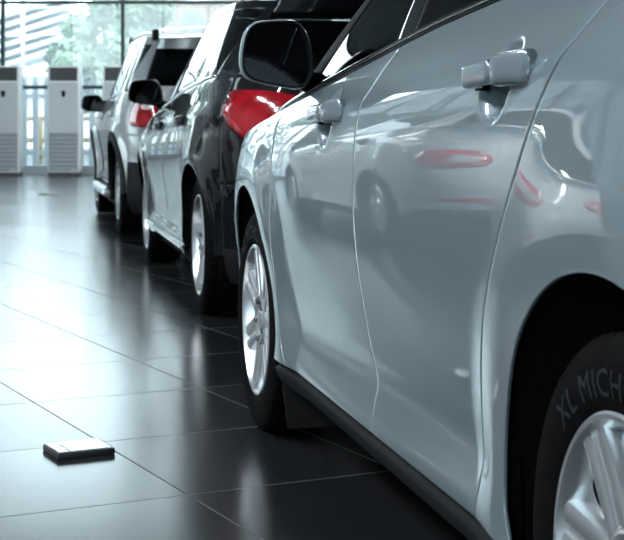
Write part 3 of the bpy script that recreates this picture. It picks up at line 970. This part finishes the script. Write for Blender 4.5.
c_root = empty('car', ang_place((-1.54, 11.85), 11.7, .87), math.radians(11.7))
tag(c_root, 'silver off-road car with roof rails, farthest of the three in the line', 'car', 'cars parked in line')
cc = suv_car(); make_car(cc, c_root)
tail_lamp(cc, c_root, [(.02, .86), (.05, 1.06), (.16, 1.10), (.34, 1.06), (.40, .86), (.20, .84)], M['red_lens'],
          inner=[('reversing_lens', [(.20, .97), (.20, 1.03), (.30, 1.03), (.32, .97)], M['clear_lens'])])
for sx in (-1, 1):
    mb = MB(); S = np.linspace(-.40, 1.25, 20)
    mb.tube([(sx * (float(cc.Wt(s, 1.)) - .02), s, float(cc.roofz(s)) + .035) for s in S], .014, 8)
    rl = mb.build('roof_rail', M['alloy'], c_root, True)
    for s in (-.38, 1.22):
        x = sx * (float(cc.Wt(s, 1.)) - .02); z = float(cc.roofz(s))
        mb = MB(); mb.box(x - .022, x + .022, s - .07, s + .07, z - .02, z + .066, .012); mb.build('rail_foot', M['black_plastic'], rl, True)
    mb = MB(); mb.tube([(sx * .90, s, .30) for s in np.linspace(.50, 2.16, 8)], .042, 10)
    for s in (.75, 1.9): mb.tube([(sx * .90, s, .30), (sx * .70, s, .28)], .02, 6)
    mb.build('side_step', M['alloy'], c_root, True)

AU = math.radians(A_DEG)
d_root = empty('car', (-3.40, 7.98, 0), AU)
tag(d_root, 'white car with red tail lamps mirrored in the doors of the nearest car', 'car')
cd = white_car(); make_car(cd, d_root)
tail_lamp(cd, d_root, [(.05, .74), (.05, .90), (.40, .92), (.58, .88), (.58, .77), (.35, .74)], M['red_bright'],
          inner=[('reversing_lens', [(.28, .77), (.28, .88), (.53, .86), (.53, .79)], M['clear_lens'])])
for mr in (False, True):
    decal('rear_reflector', cd.rear, [(.20, .41), (.20, .455), (.58, .455), (.58, .41)], .004, M['red_bright'], d_root, mirror=mr)

# ------------------------------------------------------------------ the room
XL, XR, YB, YF, ZC = -9.15, 8.85, -7.0, 25.0, 5.6
def floor_material():
    m = mat('dark_polished_tiles', (.03, .032, .035), .2, ior=1.9)
    nt = m.node_tree; b = nt.nodes['Principled BSDF']
    tc = nt.nodes.new('ShaderNodeTexCoord')
    mp = nt.nodes.new('ShaderNodeMapping'); mp.vector_type = 'TEXTURE'
    mp.inputs['Rotation'].default_value = (0, 0, math.radians(FL_ANG))
    nt.links.new(tc.outputs['Object'], mp.inputs['Vector'])
    sp = nt.nodes.new('ShaderNodeSeparateXYZ'); nt.links.new(mp.outputs['Vector'], sp.inputs[0])
    def N(op, a, b_=None):
        n = nt.nodes.new('ShaderNodeMath'); n.operation = op
        for i, v in enumerate((a, b_)):
            if v is None: continue
            if isinstance(v, (int, float)): n.inputs[i].default_value = v
            else: nt.links.new(v, n.inputs[i])
        return n.outputs[0]
    masks = []; cells = []
    for o, size, off in ((sp.outputs[0], FL_B, FL_OB), (sp.outputs[1], FL_A, FL_OA)):
        t = N('DIVIDE', N('SUBTRACT', o, off), size)
        cells.append(N('FLOOR', t))
        fr = N('FRACT', t)
        d = N('MULTIPLY', N('MINIMUM', fr, N('SUBTRACT', 1., fr)), size)
        masks.append(N('LESS_THAN', d, .0028))
    g = N('MAXIMUM', masks[0], masks[1])
    cx = nt.nodes.new('ShaderNodeCombineXYZ'); nt.links.new(cells[0], cx.inputs[0]); nt.links.new(cells[1], cx.inputs[1])
    wn = nt.nodes.new('ShaderNodeTexWhiteNoise'); nt.links.new(cx.outputs[0], wn.inputs['Vector'])
    no = nt.nodes.new('ShaderNodeTexNoise'); no.inputs['Scale'].default_value = 260; no.inputs['Detail'].default_value = 2
    nt.links.new(tc.outputs['Object'], no.inputs['Vector'])
    v = N('ADD', N('MULTIPLY', wn.outputs['Value'], .35), N('MULTIPLY', no.outputs['Fac'], .9))
    mr = nt.nodes.new('ShaderNodeValToRGB')
    mr.color_ramp.elements[0].color = (.009, .010, .011, 1); mr.color_ramp.elements[1].color = (.020, .021, .023, 1)
    mr.color_ramp.elements[0].position = .3; mr.color_ramp.elements[1].position = .95
    nt.links.new(v, mr.inputs['Fac'])
    mx = nt.nodes.new('ShaderNodeMix'); mx.data_type = 'RGBA'
    nt.links.new(g, mx.inputs['Factor']); nt.links.new(mr.outputs['Color'], mx.inputs['A']); mx.inputs['B'].default_value = (.035, .036, .038, 1)
    nt.links.new(mx.outputs['Result'], b.inputs['Base Color'])
    rr = N('ADD', N('ADD', FL_ROUGH, N('MULTIPLY', wn.outputs['Value'], .03)), N('MULTIPLY', g, .5))
    nt.links.new(rr, b.inputs['Roughness'])
    return m
FL_ANG, FL_B, FL_OB, FL_A, FL_OA, FL_ROUGH = 26.5, .575, 1.34, .66, 3.356 , .19

def struct(o): o['kind'] = 'structure'; return o
mb = MB(); mb.box(XL - .2, XR + .2, YB - .2, YF + .25, -.10, 0); struct(mb.build('floor', floor_material()))
wall_m = noise_color(mat('grey_wall_paint', (.20, .22, .24), .7), (.19, .21, .23), (.22, .24, .26), 3)
back_m = noise_color(mat('dark_wall_paint', (.05, .055, .06), .7), (.045, .05, .055), (.055, .06, .065), 3)
ceil_m = noise_color(mat('ceiling_paint', (.20, .215, .23), .8), (.19, .205, .22), (.21, .225, .24), 4)
mb = MB(); mb.box(XL - .2, XR + .2, YB - .2, YF + .25, ZC, ZC + .2); struct(mb.build('ceiling', ceil_m))
mb = MB(); mb.box(XL - .2, XL, YB - .2, 12., 0, ZC); struct(mb.build('wall_left', wall_m))
mb = MB(); mb.box(XR, XR + .2, YB - .2, YF + .25, 0, ZC); struct(mb.build('wall_right', wall_m))
XB = -2.2
mb = MB(); mb.box(XB, XR, YB - .2, YB, 0, ZC); struct(mb.build('wall_back', back_m))

frame_m = mat('dark_window_frame', (.035, .06, .065), .4, .3)
pane_m = thin_glass('hazy_window_glass', (.93, .97, .96), haze=.11)  # translucent white mixed in to imitate glare and washed-out daylight
nb = 9; bay = (XR - XL) / nb
for i in range(nb):
    x0 = XL + i * bay; x1 = x0 + bay
    mb = MB(); hw = .030
    if i == 0: mb.box(x0, x0 + hw, YF - .05, YF + .07, .14, ZC)
    else: mb.box(x0, x0 + hw, YF - .05, YF + .07, .14, ZC)
    mb.box(x1 - hw, x1, YF - .05, YF + .07, .14, ZC)
    for z, t in ((2.86, .05), (ZC - .06, .06)): mb.box(x0 + hw, x1 - hw, YF - .05, YF + .07, z - t / 2, z + t / 2)
    w = struct(mb.build('window_%d' % (i + 1), frame_m))
    mb = MB(); mb.box(x0 + hw, x1 - hw, YF - .01, YF + .005, .14, ZC - .06)
    mb.build('pane', pane_m, w)
    mb = MB(); mb.box(x0 + hw, x1 - hw, YF - .045, YF - .02, 1.415, 1.475); mb.build('guard_rail', frame_m, w)
nb2 = 6; bay2 = (YF - .06 - 12.) / nb2  # unseen left glazing, added to light the air conditioner fronts
bays_left = [(12. + i * bay2, 12. + (i + 1) * bay2) for i in range(nb2)]
for i, (y0, y1) in enumerate(bays_left):
    hw = .03
    mb = MB()
    for a, b in ((y0, y0 + hw), (y1 - hw, y1)): mb.box(XL - .12, XL, a, b, .14, ZC)
    for z, t in ((2.86, .05), (ZC - .06, .06)): mb.box(XL - .12, XL, y0 + hw, y1 - hw, z - t / 2, z + t / 2)
    w = struct(mb.build('window_%d' % (nb + i + 1), frame_m))
    mb = MB(); mb.box(XL - .065, XL - .05, y0 + hw, y1 - hw, .14, ZC - .06); mb.build('pane', pane_m, w)
nb3 = 4; bay3 = (XB - XL) / nb3  # unseen back glazing, added so daylight reaches the white car's rear
for i in range(nb3):
    x0 = XL + i * bay3; x1 = x0 + bay3; hw = .03
    mb = MB()
    for a, b in ((x0, x0 + hw), (x1 - hw, x1)): mb.box(a, b, YB - .12, YB, 0, ZC)
    for z, t in ((.05, .10), (2.86, .05), (ZC - .06, .06)): mb.box(x0 + hw, x1 - hw, YB - .12, YB, z - t / 2, z + t / 2)
    w = struct(mb.build('window_%d' % (nb + len(bays_left) + i + 1), frame_m))
    mb = MB(); mb.box(x0 + hw, x1 - hw, YB - .065, YB - .05, .10, ZC - .06); mb.build('pane', pane_m, w)
mb = MB(); mb.box(XL - .14, XL, 12., YF - .08, 0, .14); struct(mb.build('baseboard_left', mat('pale_plinth_left', (.62, .66, .68), .5)))
mb = MB(); mb.box(XL, XR, YF - .08, YF + .1, 0, .14); struct(mb.build('baseboard_far', mat('pale_plinth', (.62, .66, .68), .5)))

# ---- floor-standing air conditioners
ac_white = noise_color(mat('air_conditioner_shell', (.62, .66, .67), .4), (.72, .76, .77), (.76, .80, .81), 2)
ac_face = mat('air_conditioner_face', (.54, .58, .605), .45)
ac_low = mat('air_conditioner_grille_panel', (.30, .335, .36), .5)
ac_grille = mat('dark_grille', (.05, .055, .06), .6)
def air_conditioner(x, y, label):
    r = empty('air_conditioner', (x, y, 0))
    tag(r, label, 'air conditioner', 'floor-standing air conditioners')
    w, d, h = .255, .32, 1.77
    mb = MB(); mb.box(-w, w, -d / 2, d / 2, .05, h, .015); mb.build('cabinet', ac_white, r, True)
    mb = MB(); mb.box(-w + .005, w - .005, -d / 2 + .01, d / 2 - .02, 0, .055); mb.build('base', ac_grille, r)
    mb = MB(); mb.box(-w + .025, w - .025, -d / 2 - .012, -d / 2 + .004, .70, 1.50, .004); mb.build('front_panel', ac_face, r)
    mb = MB(); mb.box(-w + .025, w - .025, -d / 2 - .006, -d / 2 + .004, .08, .69)
    z = .11
    while z < .66:
        mb.box(-w + .035, w - .035, -d / 2 - .016, -d / 2 - .004, z, z + .018); z += .035
    ig = mb.build('intake_grille', ac_low, r)
    o = MB()
    for q in range(8): o.box(-w + .035, w - .035, -d / 2 - .018, -d / 2 - .012, .12 + q * .07, .132 + q * .07)
    o.build('grille_bars', ac_face, ig)
    o = MB(); o.box(-w + .035, w - .035, -d / 2 - .004, -d / 2 + .004, 1.53, 1.745); g = o.build('outlet_grille', ac_grille, r)
    o = MB()
    for k in range(6): o.box(-w + .045, w - .045, -d / 2 - .012, -d / 2 - .002, 1.545 + k * .034, 1.552 + k * .034)
    o.build('louvres', mat('grey_louvre', (.13, .14, .15), .5), g)
    o = MB(); o.prism([(-.035, 1.37), (.035, 1.37), (.030, 1.30), (.018, 1.265), (-.018, 1.265), (-.030, 1.30)], -d / 2 - .018, -d / 2 - .008)
    o.build('control_panel', M['dark'], r)
    o = MB(); o.box(.11, .20, -d / 2 - .014, -d / 2 - .008, .085, .10); o.build('badge', ac_white, r)
for px, lb in ((3.2, 'grey floor-standing air conditioner at the left edge of the photo'),
               (63.5, 'grey floor-standing air conditioner, middle of the row, fully in view'),
               (118.5, 'grey floor-standing air conditioner mostly hidden behind the silver off-road car')):
    air_conditioner((px - 312) / 1500 * 24.1, 24.1 + .16, lb)

# ---- floor socket box
def floor_box():
    r = empty('floor_socket_box', (-.632, 4.065, 0), math.radians(27))
    tag(r, 'dark square floor socket box with a white lid standing proud of the tiles', 'floor box')
    mb = MB(); mb.box(-.080, .080, -.068, .068, 0, .017, .003); mb.build('frame', mat('box_frame', (.04, .043, .047), .4), r, True)
    mb = MB(); mb.box(-.042, .072, -.060, .060, .015, .0195, .002); mb.build('lid', mat('box_lid', (.85, .87, .88), .22, coat=.6), r)
    mb = MB(); mb.box(-.074, -.045, -.060, .060, .015, .019, .002); mb.build('flap', mat('box_flap', (.72, .74, .75), .25, coat=.5), r)
    return r
floor_box()
mb = MB(); mb.lathe([(.0, .14), (.012, .13), (.016, .10), (.016, .0005)], 40, axis='z', center=(0, 0, 0))
o = sharp(mb.build('floor_drain', mat('drain_metal', (.05, .052, .055), .5, .5), loc=(-3.18, 18.1, 0)))
tag(o, 'small round dark floor cover on the tiles before the air conditioners', 'floor cover')

# ---- unseen fill lights added on the ceiling
fill_panel_m = mat('lamp_diffuser', (.8, .8, .8), .5, emit=(.92, .97, 1.), strength=6.)  # glow of the panels added to light the air conditioner fronts
k = 0
for x, y in [(x, y) for x in (.6, 3.9, 7.2) for y in (14.5, 17.5, 20.5)]:
    r = empty('ceiling_light', (x, y, ZC - .10))
    tag(r, 'wide white ceiling light panel above the showroom floor', 'ceiling light', 'ceiling lights')
    mb = MB(); mb.box(-.62, .62, -1.22, 1.22, .03, .10); mb.build('housing', ac_white, r)
    mb = MB(); mb.box(-.60, .60, -1.20, 1.20, .018, .03); mb.build('diffuser', fill_panel_m, r)

fill_tube_m = mat('tube_diffuser', (.8, .8, .8), .5, emit=(.90, .96, 1.), strength=85.)  # glow of tubes added to brighten the white car and near doors
for x, y in [(-4.7, 0.), (-4.7, 2.7), (-4.7, 5.4)]:
    r = empty('ceiling_light', (x, y, ZC - .10))
    tag(r, 'slim white tube light on the ceiling above the aisle', 'ceiling light', 'tube lights')
    mb = MB(); mb.box(-.09, .09, -1.02, 1.02, .03, .10); mb.build('housing', ac_white, r)
    mb = MB(); mb.box(-.07, .07, -1.0, 1.0, .018, .03); mb.build('diffuser', fill_tube_m, r)

# ------------------------------------------------------------------ outdoors
gm = noise_color(mat('asphalt', (.075, .08, .078), .9), (.065, .07, .068), (.085, .09, .088), 2)
mb = MB(); mb.box(-80, 80, YF + .25, 130, -.12, -.02); mb.box(-80, XL - .2, -40, YF + .25, -.12, -.02); mb.box(XL - .2, 80, -40, YB - .2, -.12, -.02); struct(mb.build('ground', gm))
white_f = mat('white_fence_paint', (.85, .88, .88), .5)
yellow_f = mat('yellow_paint', (.42, .24, .03), .5)
for n, x0 in enumerate((-16.2, -12.2, -8.2, -4.2, -.2, 3.8)):
    r = empty('picket_fence', (x0, 26.6, -.02))
    tag(r, 'section of white picket fence beyond the showroom window', 'fence', 'picket fence sections')
    mb = MB(); q = np.arange(.10, 4.0, .20)
    for x in q: mb.prism([(x - .052, .08), (x + .052, .08), (x + .052, 1.60), (x, 1.70), (x - .052, 1.60)], -.014, .014)
    mb.build('pickets', white_f, r)
    for z in (.30, 1.30):
        mb = MB(); mb.box(0, 4.0, .014, .05, z, z + .08); mb.build('rail', white_f, r)
    for x in (.02, 2.0):
        mb = MB(); mb.box(x - .02, x + .10, .05, .15, 0, 1.66); mb.build('post', white_f, r)
    rr_ = empty('yellow_barrier', (x0, 27.6, -.02))
    tag(rr_, 'section of yellow street barrier behind the white picket fence', 'barrier', 'yellow barrier sections')
    for z in (.95, .55):
        mb = MB(); mb.tube([(0, 0, z), (4.0, 0, z)], .05, 8); mb.build('rail', yellow_f, rr_, True)
    for x in (.2, .7, 1.2, 1.7, 2.2, 2.7, 3.2, 3.7):
        mb = MB(); mb.tube([(x, 0, 0), (x, 0, .98)], .055, 8); mb.build('post', yellow_f, rr_, True)

leaf = [noise_color(mat('leaves_pale', (.2, .4, .25), .7), (.060, .110, .060), (.17, .26, .16), 3),
        noise_color(mat('leaves_blue', (.2, .4, .3), .7), (.065, .115, .080), (.18, .26, .19), 3)]
bark = mat('bark', (.16, .14, .12), .9)
def tree(x, y, h, w, label, kind=0, base=.8):
    r = empty('tree', (x, y, -.02)); tag(r, label, 'tree', 'trees beyond the fence')
    n = 5200; V = []; F = []
    blobs = [(rng.uniform(-.6, .6) * w, rng.uniform(-.6, .6) * w, base + (h - base) * rng.uniform(.15, .85), rng.uniform(.35, .6) * w) for _ in range(12)]
    for i in range(n):
        bx, by, bz, br = blobs[rng.integers(len(blobs))]
        d = rng.normal(size=3); d /= np.linalg.norm(d); p = np.array((bx, by, bz)) + d * br * rng.uniform(.55, 1.)**.5
        if p[2] < base * .6: continue
        a = rng.normal(size=3); a /= np.linalg.norm(a); b = np.cross(a, d); b /= max(np.linalg.norm(b), 1e-6)
        s = rng.uniform(.10, .2)
        k = len(V)
        V += [p - a * s, p + b * s * .5, p + a * s, p - b * s * .5]; F.append((k, k + 1, k + 2, k + 3))
    mesh_obj('crown', V, F, leaf[kind], r, smooth=False)
    mb = MB(); mb.tube([(0, 0, 0), (.05, 0, h * .35), (0, .05, h * .7)], [.16, .12, .05], 8); mb.build('trunk', bark, r, True)
tree(-5.0, 36, 4.7, 1.25, 'pale green tree behind the middle air conditioner', 0)
tree(-.2, 41, 5.2, 1.2, 'tall blue-green tree left of the silver off-road car', 1)
tree(-3.7, 32.6, 3.9, .7, 'small pale tree just above the silver off-road car', 0)
tree(-10.9, 42, 6.6, 1.2, 'slim pale tree at the left edge of the photo', 1)  # made taller to darken reflections in the side glass
tree(-13.6, 36.5, 7., 2.0, 'broad tree out of frame past the left window', 0)  # unseen, placed tall so the side glass reflects something dark
tree(-20, 40, 7.5, 2.4, 'large tree far to the left beyond the fence', 1)  # unseen, height raised for darker reflections in the car windows
tree(3.5, 42, 5., 1.8, 'broad tree hidden behind the parked cars', 0)
tree(9, 40, 5., 1.8, 'broad tree far to the right beyond the fence', 1)

# stepped pale roof seen slanting through the left pane
pale = mat('pale_cladding', (.80, .83, .84), .6)
grey_c = mat('grey_cladding', (.60, .65, .67), .6)
r = empty('slatted_canopy', (-9.75, 46, 0)); tag(r, 'pale building with slanting slatted canopy behind the left air conditioners', 'building')
mb = MB(); mb.box(-1.2, 2.6, 1.0, 5, 0, 2.3); mb.build('wall', pale, r)
for k in range(6):
    mb = MB(); z0 = 2.15 + k * .30
    mb.prism([(-.9, z0), (2.2, z0 + .95), (2.2, z0 + 1.08), (-.9, z0 + .13)], -.1, .9)
    mb.build('slat', grey_c if k % 1 == 0 else pale, r)
mb = MB(); mb.prism([(-1.1, 2.0), (2.4, 3.0), (2.4, 5.0), (-1.1, 4.0)], .92, 1.0); mb.build('backing', pale, r)
r = empty('utility_pole', (-8.6, 44.6, -.02)); tag(r, 'thin grey utility pole carrying wires beyond the fence', 'pole')
mb = MB(); mb.tube([(0, 0, 0), (0, 0, 8.2)], .06, 8); mb.build('shaft', grey_c, r, True)
for dz in (4.2, 3.4, 6.4):
    mb = MB(); mb.tube([(x, 0, dz + .0035 * (x - 3)**2 + .05 * x) for x in np.linspace(-9, 12, 24)], .022, 5); mb.build('wire', grey_c, r, True)
brick = noise_color(mat('pale_brick', (.12, .075, .058), .8), (.10, .062, .048), (.14, .09, .07), 1.2)
arch_glass = mat('far_window_glass', (.05, .055, .06), .4)
def block(x, y, w, d, h, m, label):
    r = empty('building', (x, y, -.02)); tag(r, label, 'building')
    mb = MB(); mb.box(-w / 2, w / 2, 0, d, 0, h); mb.build('wall', m, r)
    for fx in np.arange(-w / 2 + 1, w / 2 - .6, 1.7):
        for fz in np.arange(1.2, h - 1.4, 2.4):
            mb = MB(); mb.prism([(fx - .5, fz), (fx + .5, fz), (fx + .5, fz + 1.1), (fx + .3, fz + 1.45), (fx, fz + 1.6), (fx - .3, fz + 1.45), (fx - .5, fz + 1.1)], -.03, .02); mb.build('window', arch_glass, r)
block(-4.0, 58, 6.6, 8, 10, brick, 'pale brick building rising behind the silver off-road car')
block(-17, 70, 14, 8, 5, pale, 'low pale building far off beyond the left window')

# ------------------------------------------------------------------ light
w = bpy.data.worlds.new('sky'); SC.world = w; w.use_nodes = True
nt = w.node_tree; bg = nt.nodes['Background']
tc = nt.nodes.new('ShaderNodeTexCoord'); sp = nt.nodes.new('ShaderNodeSeparateXYZ'); nt.links.new(tc.outputs['Generated'], sp.inputs[0])
rp = nt.nodes.new('ShaderNodeValToRGB')
rp.color_ramp.elements[0].position = 0.; rp.color_ramp.elements[0].color = (.87, .955, 1., 1)
rp.color_ramp.elements[1].position = .6; rp.color_ramp.elements[1].color = (.62, .81, 1., 1)
nt.links.new(sp.outputs[2], rp.inputs['Fac']); nt.links.new(rp.outputs['Color'], bg.inputs['Color'])
bg.inputs['Strength'].default_value = 1.9
sun = bpy.data.lights.new('sun', 'SUN'); sun.energy = 2.4; sun.angle = math.radians(3); sun.color = (1, .98, .94)
so = bpy.data.objects.new('sun', sun); link(so); so.rotation_euler = (math.radians(34), 0, math.radians(25))

# ------------------------------------------------------------------ camera
cam = bpy.data.cameras.new('camera'); co = bpy.data.objects.new('camera', cam); link(co)
co.location = (0, 0, .9); co.rotation_euler = (PI / 2, 0, 0)
cam.sensor_fit = 'HORIZONTAL'; cam.sensor_width = 36.; cam.lens = 36. * 1500 / 624
cam.shift_x = 0.; cam.shift_y = -150 / 624
cam.clip_start = .05; cam.clip_end = 500
cam.dof.use_dof = True; cam.dof.focus_distance = 3.0; cam.dof.aperture_fstop = 14
SC.camera = co
vs = SC.view_settings
vs.view_transform = 'Standard'; vs.look = 'None'; vs.exposure = 1.85; vs.gamma = 1.; vs.use_curve_mapping = False
SC.cycles.use_denoising = True
SC.cycles.max_bounces = 8; SC.cycles.transparent_max_bounces = 16
SC.cycles.caustics_reflective = False; SC.cycles.caustics_refractive = False
